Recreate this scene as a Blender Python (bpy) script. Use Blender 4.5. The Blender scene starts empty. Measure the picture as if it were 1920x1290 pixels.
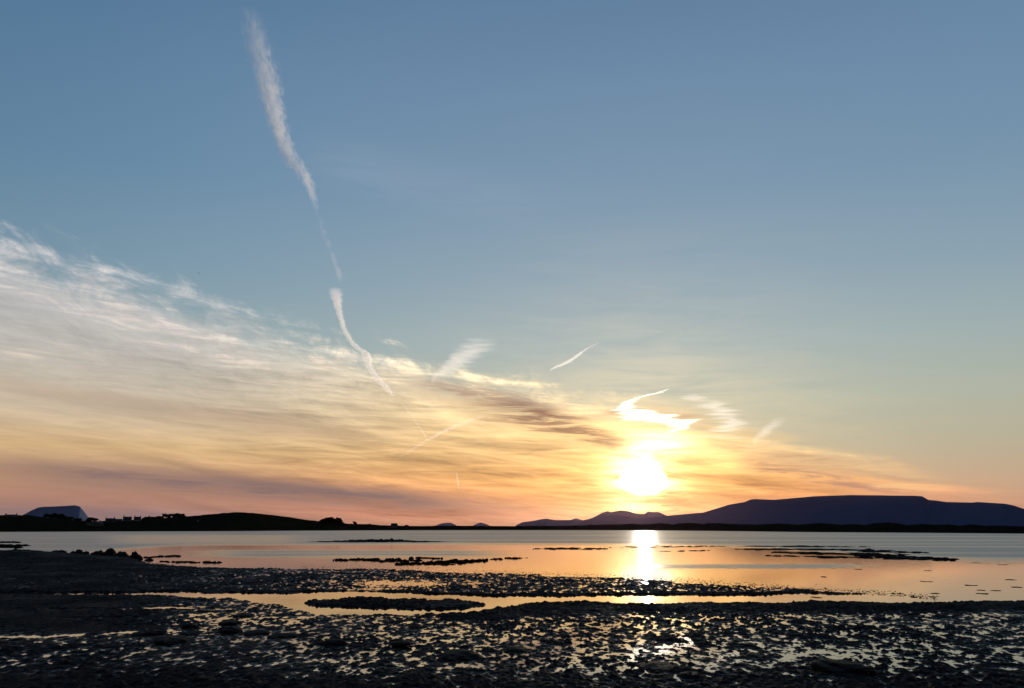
import bpy, bmesh, math, random
import numpy as np
from mathutils import Vector, Matrix

sc = bpy.context.scene
C = sc.collection
R = math.radians

# ------------------------------------------------------------------ camera
FPX, CX, CY = 1500.0, 960.0, 645.0          # focal length and centre, in pixels of the 1920 wide frame
PITCH, CAMH = R(13.03), 2.0
cam = bpy.data.cameras.new('camera')
cam.sensor_width = 36.0
cam.lens = FPX / 1920.0 * 36.0
cam.clip_start, cam.clip_end = 0.1, 400000.0
cam_o = bpy.data.objects.new('camera', cam)
C.objects.link(cam_o)
cam_o.location = (0, 0, CAMH)
cam_o.rotation_euler = (math.pi / 2 + PITCH, 0, 0)
sc.camera = cam_o


def ray(px, py):
    """world direction that the photograph's pixel looks along"""
    a, b = (px - CX) / FPX, (CY - py) / FPX
    return Vector((a, math.cos(PITCH) - b * math.sin(PITCH), math.sin(PITCH) + b * math.cos(PITCH)))


def azel(px, py):
    d = ray(px, py)
    return math.degrees(math.atan2(d.x, d.y)), math.degrees(math.atan2(d.z, math.hypot(d.x, d.y)))


def at_dist(px, py, D):
    d = ray(px, py)
    k = D / math.hypot(d.x, d.y)
    return Vector((d.x * k, d.y * k, CAMH + d.z * k))


def on_ground(px, py, z=0.0):
    d = ray(px, py)
    k = (z - CAMH) / d.z
    return Vector((d.x * k, d.y * k, z))


def srgb(r, g, b):
    f = lambda c: (c / 255 / 12.92) if c <= 10.3 else ((c / 255 + .055) / 1.055) ** 2.4
    return (f(r), f(g), f(b))


# ------------------------------------------------------------------ node helper
class G:
    """small expression builder for node trees"""
    def __init__(s, nt):
        s.nt = nt

    def node(s, t, **kw):
        n = s.nt.nodes.new(t)
        for k, v in kw.items():
            setattr(n, k, v)
        return n

    def put(s, sock, v):
        if isinstance(v, bpy.types.NodeSocket):
            s.nt.links.new(v, sock)
        elif v is not None:
            if isinstance(v, (tuple, list)) and len(v) == 3 and sock.type == 'RGBA':
                v = (*v, 1)
            sock.default_value = v

    def m(s, op, a, b=None, c=None, clamp=False):
        n = s.node('ShaderNodeMath', operation=op, use_clamp=clamp)
        for i, v in enumerate((a, b, c)):
            s.put(n.inputs[i], v)
        return n.outputs[0]

    def add(s, a, b): return s.m('ADD', a, b)
    def sub(s, a, b): return s.m('SUBTRACT', a, b)
    def mul(s, a, b): return s.m('MULTIPLY', a, b)
    def div(s, a, b): return s.m('DIVIDE', a, b)

    def mulall(s, *v):
        r = v[0]
        for x in v[1:]:
            r = s.mul(r, x)
        return r

    def lin(s, x, k, c): return s.m('MULTIPLY_ADD', x, k, c)

    def exp(s, x): return s.m('EXPONENT', x)

    def gauss(s, x, w):
        q = s.div(x, w)
        return s.exp(s.mul(s.mul(q, q), -1.0))

    def step(s, x, a, b, lo=0.0, hi=1.0):
        n = s.node('ShaderNodeMapRange', interpolation_type='SMOOTHSTEP')
        for i, v in enumerate((x, a, b, lo, hi)):
            s.put(n.inputs[i], v)
        return n.outputs[0]

    def vec(s, x, y, z=0.0):
        n = s.node('ShaderNodeCombineXYZ')
        for i, v in enumerate((x, y, z)):
            s.put(n.inputs[i], v)
        return n.outputs[0]

    def xyz(s, v):
        n = s.node('ShaderNodeSeparateXYZ')
        s.put(n.inputs[0], v)
        return n.outputs[0], n.outputs[1], n.outputs[2]

    def vm(s, op, a, b=None):
        n = s.node('ShaderNodeVectorMath', operation=op)
        s.put(n.inputs[0], a)
        if op == 'SCALE':
            s.put(n.inputs['Scale'], b)
        elif b is not None:
            s.put(n.inputs[1], b)
        return n.outputs['Value'] if op in ('DOT_PRODUCT', 'LENGTH') else n.outputs[0]

    def noise(s, v, scale, detail=4.0, rough=0.55, dist=0.0, out='Fac'):
        n = s.node('ShaderNodeTexNoise')
        s.put(n.inputs['Vector'], v)
        for k, x in (('Scale', scale), ('Detail', detail), ('Roughness', rough), ('Distortion', dist)):
            n.inputs[k].default_value = x
        return n.outputs[out]

    def ramp(s, x, stops):
        n = s.node('ShaderNodeValToRGB')
        e = n.color_ramp.elements
        while len(e) < len(stops):
            e.new(0.5)
        for el, (p, c) in zip(e, sorted(stops)):
            el.position = p
            el.color = (*c, 1)
        s.put(n.inputs[0], x)
        return n.outputs[0]

    def mix(s, f, a, b, blend='MIX'):
        n = s.node('ShaderNodeMix', data_type='RGBA', blend_type=blend, clamp_factor=True)
        s.put(n.inputs[0], f)
        s.put(n.inputs[6], a)
        s.put(n.inputs[7], b)
        return n.outputs[2]

    def curve(s, x, pts):
        n = s.node('ShaderNodeFloatCurve')
        cv = n.mapping.curves[0]
        cv.points[0].location = pts[0]
        cv.points[1].location = pts[-1]
        for p in pts[1:-1]:
            cv.points.new(*p)
        n.mapping.update()
        s.put(n.inputs['Value'], x)
        return n.outputs[0]


# ------------------------------------------------------------------ sun and sky
SUN_PX = (1205, 898)
SUN_AZ, SUN_EL = azel(*SUN_PX)
SUN_DIR = ray(*SUN_PX).normalized()

w = bpy.data.worlds.new('World')
sc.world = w
w.use_nodes = True
g = G(w.node_tree)
bg = w.node_tree.nodes['Background']
bg.inputs[1].default_value = 0.1
w.cycles.sampling_method = 'MANUAL'
w.cycles.sample_map_resolution = 1024
nish = g.node('ShaderNodeTexSky', sky_type='NISHITA', sun_disc=False)
nish.sun_elevation = R(SUN_EL)
nish.sun_rotation = R(SUN_AZ)
D = g.vm('NORMALIZE', g.node('ShaderNodeTexCoord').outputs['Generated'])
dx, dy, dz = g.xyz(D)
az = g.mul(g.m('ARCTAN2', dx, dy), 180 / math.pi)
el = g.mul(g.m('ARCSINE', dz), 180 / math.pi)
th = g.mul(g.m('ARCCOSINE', g.m('MINIMUM', g.vm('DOT_PRODUCT', D, tuple(SUN_DIR)), 0.999999)), 180 / math.pi)

# clear air: by height above the horizon, warmer and brighter towards the sun, darker on the far side of the sky
elr = g.m('DIVIDE', g.m('MAXIMUM', el, 0.0), 90.0)
clear = g.ramp(elr, [(0.0, srgb(176, 126, 110)), (0.030, srgb(184, 153, 128)), (0.060, srgb(172, 165, 143)), (0.095, srgb(163, 171, 158)),
                     (0.14, srgb(147, 166, 170)), (0.19, srgb(128, 154, 171)), (0.26, srgb(109, 141, 168)), (0.34, srgb(99, 132, 163)),
                     (0.42, srgb(86, 119, 153)), (1.0, srgb(50, 80, 124))])
clear = g.mix(1.0, clear, g.vm('SCALE', (1.0, 0.86, 0.60), g.mul(g.exp(g.div(th, -14.0)), 0.16)), 'ADD')
side = g.step(th, 28.0, 125.0, 1.06, 0.30)
sky = g.mix(0.05, clear, g.vm('SCALE', nish.outputs[0], 0.10))
sky = g.vm('SCALE', sky, side)
sky = g.vm('MULTIPLY', sky, g.vec(g.step(az, -5.0, -46.0, 1.0, 0.74), g.step(az, -5.0, -46.0, 1.0, 0.86), g.step(az, -5.0, -46.0, 1.0, 0.92)))

# the cirrus bank lies under a straight edge (a great circle) running down to the right
edge_px = [(0, 490), (170, 535), (330, 575), (520, 635), (690, 692), (860, 722), (1020, 750), (1180, 762), (1330, 790), (1480, 830), (1640, 868), (1760, 910)]
A = np.array([list(ray(*p).normalized()) for p in edge_px])
nrm = np.linalg.svd(A)[2][2]
if nrm[2] > 0:
    nrm = -nrm
e = g.lin(g.m('ARCSINE', g.vm('DOT_PRODUCT', D, tuple(float(v) for v in nrm))), 180 / math.pi, 0.7)
# fibres run down to the right on the left, level near the sun
tilt = g.lin(az, 0.10, g.mul(el, 0.62))
fv = g.vec(g.mul(az, 0.060), tilt, 3.1)
fib = g.noise(fv, 1.0, 8.0, 0.60, 0.6)
fine = g.noise(g.vec(g.mul(az, 0.16), g.lin(az, 0.06, g.mul(el, 1.9)), 6.6), 1.0, 8.0, 0.64, 0.8)
puff = g.noise(g.vec(g.mul(az, 0.17), g.lin(az, 0.10, g.mul(el, 0.33)), 8.0), 1.0, 9.0, 0.66, 1.4)
curl = g.noise(g.vec(g.mul(az, 0.42), g.lin(az, 0.20, g.mul(el, 0.75)), 14.0), 1.0, 8.0, 0.68, 2.0)
hi_ = g.step(el, 5.0, 14.0)
e = g.add(e, g.step(az, -10.0, -36.0, 0.0, 1.7))
e2 = g.add(g.add(e, g.lin(fib, 3.0, -1.5)), g.add(g.mul(g.lin(puff, 6.5, -3.4), hi_), g.lin(curl, 1.6, -0.8)))
cov = g.step(e2, -0.8, 2.8)
veil = g.step(e2, -0.3, 3.0)                                                    # thin even sheet inside the bank
low = g.step(el, 12.0, 2.5)
dens = g.add(g.step(fib, 0.34, 0.64, 0.10, 0.62), g.add(g.mul(g.step(puff, 0.38, 0.66, -0.10, 0.40), hi_), g.step(fine, 0.34, 0.68, -0.12, 0.30)))
alpha = g.m('MAXIMUM', g.mul(cov, dens), g.mul(veil, g.add(0.66, g.mul(low, 0.26))))
alpha = g.m('MINIMUM', g.m('MAXIMUM', alpha, 0.0), 0.97)
cl = g.ramp(g.m('DIVIDE', g.m('MAXIMUM', el, 0.0), 30.0),
            [(0.0, srgb(150, 108, 98)), (0.035, srgb(186, 116, 90)), (0.07, srgb(204, 132, 90)), (0.11, srgb(210, 150, 96)), (0.17, srgb(214, 172, 118)),
             (0.27, srgb(220, 192, 146)), (0.42, srgb(214, 200, 176)), (0.60, srgb(208, 202, 194)), (1.0, srgb(204, 204, 206))])
clf = g.ramp(g.m('DIVIDE', g.m('MAXIMUM', el, 0.0), 30.0),
             [(0.0, srgb(120, 102, 106)), (0.035, srgb(172, 126, 112)), (0.065, srgb(186, 132, 108)), (0.11, srgb(200, 152, 114)), (0.17, srgb(218, 180, 130)),
              (0.25, srgb(210, 188, 162)), (0.38, srgb(208, 196, 186)), (0.60, srgb(202, 198, 199)), (1.0, srgb(204, 206, 210))])
cl = g.mix(g.step(th, 12.0, 34.0), cl, clf)
cl = g.mix(1.0, cl, g.vm('SCALE', (1.0, 0.52, 0.13), g.mul(g.exp(g.div(th, -9.5)), 0.80)), 'ADD')
tex = g.add(g.lin(fib, 0.9, -0.45), g.add(g.lin(fine, 0.85, -0.425), g.mul(g.lin(curl, 0.7, -0.35), hi_)))
rim = g.mulall(g.gauss(g.sub(e2, 1.3), 1.5), g.step(th, 44.0, 12.0, 0.06, 0.34))
tone = g.add(g.add(1.03, rim), g.mul(tex, g.step(th, 40.0, 14.0, 0.72, 2.2)))
cl = g.vm('MULTIPLY', cl, g.vec(g.m('MAXIMUM', tone, 0.4), g.m('POWER', g.m('MAXIMUM', tone, 0.4), 1.08), g.m('POWER', g.m('MAXIMUM', tone, 0.4), 1.10)))
# away from the sun the low part of the bank turns grey and mauve
cl = g.mix(g.mulall(g.step(az, -4.0, -36.0), g.step(el, 6.0, 0.5), 0.45), cl, srgb(146, 122, 116))
cl = g.vm('SCALE', cl, g.step(th, 45.0, 130.0, 1.0, 0.35))
sky = g.mix(alpha, sky, cl)


def band(pts, width, amount, col, sky, tex=1.0, own=None):
    """a darker layer of cloud along a line of directions"""
    (a0, e0), (a1, e1) = azel(*pts[0]), azel(*pts[1])
    L = math.hypot(a1 - a0, e1 - e0)
    ux, uy = (a1 - a0) / L, (e1 - e0) / L
    rx, ry = g.sub(az, a0), g.sub(el, e0)
    t = g.div(g.add(g.mul(rx, ux), g.mul(ry, uy)), L)
    s_ = g.add(g.sub(g.mul(ry, ux), g.mul(rx, uy)), g.add(g.lin(fib, 2.6 * tex, -1.3 * tex), g.lin(fine, 2.2 * tex, -1.1 * tex)))
    k = g.mulall(g.gauss(s_, width), g.step(t, -0.10, 0.25), g.step(t, 1.12, 0.7), g.step(fine, 0.36, 0.56, max(0.0, 1.0 - 0.95 * tex), 1.0), amount)
    return g.mix(k, sky, col)


sky = band([(-90, 862), (1000, 954)], 0.85, 1.0, srgb(134, 111, 108), sky, 0.30)
sky = band([(-90, 955), (420, 968)], 0.40, 0.60, srgb(124, 110, 116), sky, 0.3)
sky = band([(-90, 708), (760, 822)], 0.62, 0.45, srgb(182, 152, 130), sky, 0.45)
sky = band([(770, 712), (1060, 768)], 0.60, 0.9, srgb(180, 152, 132), sky, 1.2)
sky = band([(860, 752), (1150, 806)], 0.50, 0.8, srgb(176, 140, 112), sky, 1.2)
sky = band([(930, 748), (1200, 838)], 0.62, 1.0, srgb(154, 117, 98), sky, 1.1)
sky = band([(1120, 772), (1330, 786)], 0.45, 0.7, srgb(196, 150, 112), sky, 1.0)
sky = band([(1380, 858), (1660, 908)], 0.60, 0.9, srgb(172, 128, 108), sky, 1.0)
sky = band([(1280, 792), (1560, 862)], 0.55, 0.75, srgb(250, 214, 150), sky, 1.2)
sky = band([(1440, 838), (1760, 908)], 0.50, 0.70, srgb(238, 196, 142), sky, 1.2)
sky = band([(1330, 822), (1600, 868)], 0.35, 0.70, srgb(186, 146, 120), sky, 1.2)
sky = band([(1480, 888), (1730, 925)], 0.40, 0.65, srgb(184, 136, 116), sky, 1.1)
sky = band([(1210, 938), (1480, 930)], 0.30, 0.5, srgb(196, 128, 86), sky, 0.9)

sky = band([(560, 285), (1040, 385)], 1.5, 0.16, srgb(168, 180, 196), sky, 0.5)

# the sun's own light, seen through the bank: burnt out in the middle, ragged along the fibres
rag = g.lin(g.noise(g.vec(g.mul(az, 0.12), g.lin(az, 0.03, g.mul(el, 0.95)), 5.3), 1.0, 6.0, 0.62, 0.6), 6.0, -2.2)
rag = g.m('MAXIMUM', rag, 0.05)
ba, be = azel(1238, 832)
blob = g.mul(g.gauss(g.sub(az, ba), 1.8), g.gauss(g.add(g.sub(el, be), g.lin(fine, 1.6, -0.8)), 0.50))
core = g.add(g.mul(g.gauss(th, 1.95), g.m('MINIMUM', rag, 1.1)), g.add(g.mul(blob, 0.50), g.mul(g.gauss(th, 0.9), 0.3)))
sky = g.mix(1.0, sky, g.vm('SCALE', (1.0, 0.82, 0.42), g.mul(core, 3.6)), 'ADD')
sky = g.mix(1.0, sky, g.vm('SCALE', (1.0, 0.60, 0.15), g.mulall(g.exp(g.div(th, -4.2)), rag, 0.66)), 'ADD')
g.put(bg.inputs[0], g.vm('SCALE', sky, 10.0))

sun = bpy.data.lights.new('sun', 'SUN')
sun.energy = 2.0
sun.angle = R(0.5)
sun.color = (1.0, 0.87, 0.72)
sun_o = bpy.data.objects.new('sun', sun)
C.objects.link(sun_o)
sun_o.rotation_euler = SUN_DIR.to_track_quat('Z', 'Y').to_euler()
sun_o.location = (0, 0, 50)

vs = sc.view_settings
vs.view_transform = 'Standard'
vs.look = 'None'
vs.exposure = 0.0
vs.gamma = 1.0
sc.cycles.max_bounces = 10
sc.cycles.volume_bounces = 8
sc.cycles.use_denoising = True

# ------------------------------------------------------------------ object helpers


def link(name, me, mat=None, parent=None):
    if mat is not None and not me.materials:
        me.materials.append(mat)
    o = bpy.data.objects.new(name, me)
    C.objects.link(o)
    o.parent = parent
    return o


def tag(o, label, cat, group=None):
    o['label'], o['category'] = label, cat
    if group:
        o['group'] = group
    return o


def empty(name, loc, rz=0.0):
    o = bpy.data.objects.new(name, None)
    C.objects.link(o)
    o.location = loc
    o.rotation_euler = (0, 0, rz)
    return o


def mesh_of(name, verts, faces, smooth=True):
    me = bpy.data.meshes.new(name)
    me.from_pydata([tuple(v) for v in verts], [], faces)
    me.update()
    if smooth:
        me.polygons.foreach_set('use_smooth', [True] * len(me.polygons))
    return me


def grid_mesh(name, X, Y, Z, smooth=True):
    """rows x columns arrays to one mesh"""
    nr, nc = X.shape
    me = bpy.data.meshes.new(name)
    co = np.stack([X, Y, Z], -1).reshape(-1, 3).astype(np.float32)
    i = np.arange(nr * nc).reshape(nr, nc)
    q = np.stack([i[:-1, :-1], i[:-1, 1:], i[1:, 1:], i[1:, :-1]], -1).reshape(-1, 4).astype(np.int32)
    me.vertices.add(len(co))
    me.vertices.foreach_set('co', co.ravel())
    me.loops.add(q.size)
    me.loops.foreach_set('vertex_index', q.ravel())
    me.polygons.add(len(q))
    me.polygons.foreach_set('loop_start', np.arange(0, q.size, 4, dtype=np.int32))
    me.polygons.foreach_set('loop_total', np.full(len(q), 4, dtype=np.int32))
    me.polygons.foreach_set('use_smooth', np.full(len(q), smooth))
    me.update(calc_edges=True)
    return me


_rng = np.random.default_rng(11)
_T = _rng.random((512, 512)).astype(np.float32)


def vnoise(x, y):
    """smooth value noise in -1..1"""
    xi, yi = np.floor(x).astype(np.int64), np.floor(y).astype(np.int64)
    fx, fy = x - xi, y - yi
    fx, fy = fx * fx * fx * (fx * (fx * 6 - 15) + 10), fy * fy * fy * (fy * (fy * 6 - 15) + 10)
    a, b = _T[xi & 511, yi & 511], _T[(xi + 1) & 511, yi & 511]
    c, d = _T[xi & 511, (yi + 1) & 511], _T[(xi + 1) & 511, (yi + 1) & 511]
    return 2 * ((a + (b - a) * fx) * (1 - fy) + (c + (d - c) * fx) * fy) - 1


def fbm(x, y, oct=4, gain=0.5, off=0.0):
    r, a, n = 0, 1.0, 0
    for k in range(oct):
        ca, sa = math.cos(0.7 * k), math.sin(0.7 * k)
        f = 1.93 ** k
        r = r + a * vnoise((x * ca - y * sa) * f + off + 17.3 * k, (x * sa + y * ca) * f + off * 1.7 + 5.1 * k)
        n += a
        a *= gain
    return r / n


def sstep(x, a, b):
    t = np.clip((x - a) / (b - a), 0, 1)
    return t * t * (3 - 2 * t)


def mat(name, base, rough=0.8, var=None, scale=1.0, spec=0.5, bump=0.0, bscale=8.0):
    m = bpy.data.materials.new(name)
    m.use_nodes = True
    q = G(m.node_tree)
    b = m.node_tree.nodes['Principled BSDF']
    tc = q.node('ShaderNodeTexCoord').outputs['Object']
    if var:
        q.put(b.inputs['Base Color'], q.mix(q.step(q.noise(tc, scale, 5.0, 0.6), 0.35, 0.65), base, var))
    else:
        q.put(b.inputs['Base Color'], base)
    q.put(b.inputs['Roughness'], rough)
    q.put(b.inputs['Specular IOR Level'], spec)
    if bump:
        bn = q.node('ShaderNodeBump')
        bn.inputs['Strength'].default_value = bump
        bn.inputs['Distance'].default_value = 0.05
        q.put(bn.inputs['Height'], q.noise(tc, bscale, 5.0, 0.6))
        q.put(b.inputs['Normal'], bn.outputs[0])
    return m


M_land = mat('headland_turf', (0.012, 0.016, 0.008), 0.95, (0.020, 0.018, 0.010), 0.03, spec=0.0)
M_dune = mat('dune_marram', (0.014, 0.013, 0.009), 0.95, (0.022, 0.018, 0.012), 0.05, spec=0.0)
M_mount = mat('haze_tinted_mountain', (0.044, 0.085, 0.165), 0.95, (0.050, 0.090, 0.170), 0.002, spec=0.0)  # blue of the hazy air put into the base colour
M_hazehill = mat('haze_tinted_hill', (0.13, 0.165, 0.25), 0.95, (0.14, 0.175, 0.26), 0.002, spec=0.0)  # paler blue base colour stands in for haze over the far hill and islands
M_rock = mat('wet_rock', (0.018, 0.016, 0.015), 0.65, (0.010, 0.009, 0.008), 3.0, spec=0.10, bump=0.6, bscale=9.0)
M_weed = mat('wet_seaweed', (0.014, 0.011, 0.008), 0.7, (0.008, 0.007, 0.006), 4.0, spec=0.06, bump=0.7, bscale=14.0)
M_leaf = mat('leaf', (0.020, 0.030, 0.012), 0.95, (0.030, 0.040, 0.016), 0.6, spec=0.0)
M_bark = mat('bark', (0.06, 0.045, 0.035), 0.95)
M_wall = mat('pale_render', (0.48, 0.47, 0.45), 0.9, (0.40, 0.39, 0.37), 0.4, spec=0.1)
M_wall2 = mat('grey_render', (0.13, 0.125, 0.12), 0.9, (0.09, 0.09, 0.085), 0.4, spec=0.1)
M_slate = mat('slate', (0.03, 0.031, 0.036), 0.85, (0.04, 0.04, 0.045), 0.8, spec=0.1)
M_pane = mat('window_glass', (0.02, 0.025, 0.03), 0.08)
M_trim = mat('painted_trim', (0.55, 0.55, 0.55), 0.6)
M_wood = mat('weathered_wood', (0.08, 0.06, 0.045), 0.9)
M_bird = mat('dark_feather', (0.03, 0.03, 0.032), 0.8)

# ------------------------------------------------------------------ water
wm = bpy.data.materials.new('bay_water')
wm.use_nodes = True
q = G(wm.node_tree)
b = wm.node_tree.nodes['Principled BSDF']
pos = q.node('ShaderNodeNewGeometry').outputs['Position']
px_, py_, _ = q.xyz(pos)
rat = q.div(px_, q.m('MAXIMUM', py_, 1.0))
patch = q.noise(q.vec(q.mul(px_, 0.012), q.mul(py_, 0.035)), 1.0, 4.0, 0.55, 0.3)
streak = q.noise(q.vec(q.mul(px_, 0.006), q.mul(q.m('LOGARITHM', q.m('MAXIMUM', py_, 1.0), 2.718), 9.0), 2.0), 1.0, 4.0, 0.6, 0.2)
yw = q.mul(py_, q.lin(patch, 0.5, 0.75))
# wind on the outer bay, slicks nearer the flats, and two cat's-paws between
thr = q.m('MINIMUM', q.step(rat, 0.12, 0.60, 98.0, 46.0), q.step(rat, -0.34, -0.60, 98.0, 50.0))
far = q.step(yw, thr, q.mul(thr, 1.3))
calm_l = q.mulall(q.step(rat, -0.52, -0.44), q.step(rat, -0.22, -0.30), q.step(py_, 100.0, 135.0), q.step(py_, 330.0, 240.0))
far = q.m('MULTIPLY', far, q.lin(calm_l, -0.45, 1.0))
paw1 = q.mulall(q.step(yw, 58.0, 64.0), q.step(yw, 84.0, 74.0), q.step(rat, -0.42, -0.30), q.step(rat, 0.02, -0.07))
paw2 = q.mulall(q.step(yw, 43.5, 45.5), q.step(yw, 51.0, 48.0), q.step(rat, 0.14, 0.20), q.step(rat, 0.46, 0.36))
ruf = q.m('MAXIMUM', far, q.m('MAXIMUM', q.mul(paw1, 0.9), q.mul(paw2, 0.8)))
ruf = q.mul(ruf, q.step(streak, 0.30, 0.50, 0.55, 1.0))
q.put(b.inputs['Base Color'], (0.012, 0.016, 0.018))
q.put(b.inputs['IOR'], 2.6)
q.put(b.inputs['Roughness'], q.add(q.lin(ruf, 0.25, 0.04), q.step(py_, 26.0, 60.0, 0.0, 0.045)))
rip = q.noise(q.vec(q.mul(px_, 1.0), q.mul(py_, 1.6)), 3.0, 3.0, 0.55, 0.0, 'Color')
rip = q.vm('MULTIPLY', q.vm('SUBTRACT', rip, (0.5, 0.5, 0.5)), (1, 1, 0))
nv = q.vm('NORMALIZE', q.vm('ADD', (0, 0, 1), q.vm('SCALE', rip, q.lin(ruf, 0.42, 0.012))))
q.put(b.inputs['Normal'], nv)
xs = np.array([-15500, -4000, -900, -200, 0, 200, 900, 4000, 15500.])
ys = np.array([-6000, -900, -100, 30, 120, 400, 1200, 5000, 20500.])
XX, YY = np.meshgrid(xs, ys)
water = link('water', grid_mesh('water', XX, YY, XX * 0, False), wm)
water['kind'] = 'structure'

# ------------------------------------------------------------------ mudflat with its channel and pools
d_near = np.arange(-6.0, 9.0, 0.5)
dd, d_far = 9.0, []
while dd < 66:
    d_far.append(dd)
    dd += 0.014 + 0.0014 * dd
Yr = np.concatenate([d_near, d_far])
NC = 1250
T = np.linspace(-1, 1, NC)
HW = np.maximum(0.74 * Yr, 11.0)
X = HW[:, None] * T[None, :]
Y = np.repeat(Yr[:, None], NC, 1)
Yc = np.maximum(Y, 6.0)
# the spot of each vertex in the photograph's frame, used to lay out banks and channel
cp, sp = math.cos(PITCH), math.sin(PITCH)
zz = -CAMH
den = Yc * cp + zz * sp
V = CY - FPX * (-Yc * sp + zz * cp) / den
U = CX + FPX * np.where(Y > 6, X, X * 6 / np.maximum(HW[:, None], 1)) / den
# warp so that drawn edges are ragged
wv = fbm(X * 0.55, Y * 0.55, 4, 0.55, 3.0)
w2 = fbm(X * 0.16, Y * 0.16, 3, 0.5, 9.0)
pxm = FPX / den                                             # pixels per metre across
Vw = V + wv * np.clip(0.12 * pxm, 1, 6) * 0.9
I = np.interp


def sh(v, a, b_):
    return sstep(v, a, b_)


top = I(U, [-400, 0, 200, 290, 420, 600, 700, 900, 1000, 1160, 1300, 1500, 1690, 1760, 2300],
        [1046, 1046, 1048, 1051, 1058, 1061, 1061, 1068, 1072, 1077, 1087, 1100, 1112, 1119, 1119])
chT = I(U, [-400, 100, 300, 520, 640, 700, 850, 1000, 1300, 1500, 1700, 1770, 2300],
        [1112, 1112, 1112.5, 1116, 1113, 1113, 1118, 1119, 1118, 1116, 1117, 1119, 1119])
chB = I(U, [-400, 100, 300, 430, 520, 600, 760, 860, 920, 955, 978, 990, 1100, 1500, 1920, 2300],
        [1114, 1114, 1116, 1118, 1132, 1152, 1149, 1147, 1144, 1141, 1136, 1131, 1130.5, 1131, 1129, 1128])
bank_up = np.minimum(sh(Vw, top - 3, top + 8), sh(Vw, chT + 0.5, chT - 2.5))
fore = sh(Vw, chB - 0.8, chB + 2.5)
isl = 1 - np.sqrt(((U - 752 + 40 * w2) / 168) ** 2 + ((Vw - 1134.0 - 2.0 * np.sin(U / 60)) / 9.5) ** 2) + 0.35 * wv
isl = sh(isl, -0.12, 0.22)
# bumps: weed-covered stones standing in shallow water
b1 = fbm(X * 8.8, Y * 5.2, 3, 0.5, 21.0)
b2 = fbm(X * 17.0, Y * 10.0, 2, 0.5, 44.0)
b3 = fbm(X * 13.0, Y * 13.0, 2, 0.5, 60.0)
cell = np.abs(fbm(X * 1.5, Y * 1.25, 2, 0.45, 80.0))
bump = 1.25 * b1 + 0.85 * b2 + 0.25 * b3 - 0.15 * (0.22 - cell)
big = fbm(X * 0.22, Y * 0.30, 3, 0.5, 120.0)

lvl = np.full_like(X, -0.34)
amp = np.full_like(X, 0.010)


def lay(mask, l, a):
    global lvl, amp
    lvl = lvl * (1 - mask) + l * mask
    amp = amp * (1 - mask) + a * mask


# middle bank: fine speckle, drier on the left, pools near (760, 1092)
lv = 0.0005 + 0.016 * sh(U, 560, 100) + 0.030 * sh(Vw, chT - 8, chT - 3) + 0.006 * big - 0.03 * sh(U, 1450, 1750)
pool = np.exp(-((U - 760) / 95) ** 2 - ((Vw - 1093) / 5.5) ** 2) + 0.8 * np.exp(-((U - 690) / 60) ** 2 - ((Vw - 1108) / 3.0) ** 2)
lay(bank_up, lv - 0.032 * pool, 0.030)
# foreground
edge = sh(Vw, chB + 24, chB + 6) * sh(U, 760, 960)
lf = 0.0018 + 0.006 * big + 0.003 * sh(U, 900, 600) + 0.045 * edge
lf = lf + 0.008 * sh(V, 1240, 1268) + 0.016 * sh(V, 1262, 1290)
dryl = sh(U, 420, 120) * sh(V, 1190, 1176)
lf = lf + 0.030 * dryl
film = np.exp(-((U - 460 - (1165 - V) * 2.2) / 150) ** 2 - ((V - 1163) / 13) ** 2)
lf = lf - 0.012 * film
lf = lf + 0.004 * sh(U, 700, 400) * sh(V, 1190, 1220)
lay(fore, lf, 0.026 - 0.005 * sh(U, 760, 420))
lay(isl, 0.042 + 0.01 * big, 0.036)
# thin runnels on the left, and the dark shingle spit
for (u0, u1, v0, v1, wd) in ((60, 340, 1142, 1140, 1.4), (-100, 330, 1196, 1184, 1.4), (90, 260, 1158, 1157, 1.2), (70, 620, 1113, 1117, 2.0)):
    vc = v0 + (v1 - v0) * (U - u0) / (u1 - u0) + 3.5 * w2
    k = np.exp(-((Vw - vc) / wd) ** 2) * sh(U, u0, u0 + 60) * sh(U, u1 + 30, u1 - 40)
    lvl = lvl - (0.07 if v0 > 1180 else 0.15) * k
spit = sh(U, 300, 235) * np.exp(-((V - 1048 - 0.0 * U) / 7.0) ** 2)
lvl = lvl + spit * (0.52 * sh(U, 330, 30) + 0.22) + spit * 0.30 * np.maximum(w2, 0)
vary = np.clip(1.05 + 0.6 * fbm(X * 0.9, Y * 0.7, 2, 0.5, 150.0), 0.55, 1.6)                  # smooth mud in places, stones in others
stone = np.clip(fbm(X * 2.4, Y * 2.1, 2, 0.5, 170.0) - 0.42, 0, 1)
Z = lvl + amp * bump * vary + 0.004 * b3 + 0.07 * stone * np.minimum(1, amp / 0.02)
Z = np.where(Y < 9, 0.10 + 0.04 * b1, Z)
mm = bpy.data.materials.new('wet_mud')
mm.use_nodes = True
q = G(mm.node_tree)
b = mm.node_tree.nodes['Principled BSDF']
pos = q.node('ShaderNodeNewGeometry').outputs['Position']
n1 = q.noise(pos, 2.2, 6.0, 0.62)
n2 = q.noise(pos, 0.35, 3.0, 0.5)
q.put(b.inputs['Base Color'], q.mix(q.step(n1, 0.35, 0.65), (0.008, 0.007, 0.007), (0.016, 0.015, 0.015)))
q.put(b.inputs['Roughness'], q.mul(q.m('MAXIMUM', q.add(q.lin(n1, 0.5, 0.42), q.lin(n2, 0.6, -0.30)), 0.36), q.lin(q.step(q.xyz(pos)[2], 0.014, 0.001), -0.4, 1.0)))
wet = q.step(q.xyz(pos)[2], 0.010, 0.001)
q.put(b.inputs['Specular IOR Level'], q.lin(wet, 0.20, 0.022))
bn = q.node('ShaderNodeBump')
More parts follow.
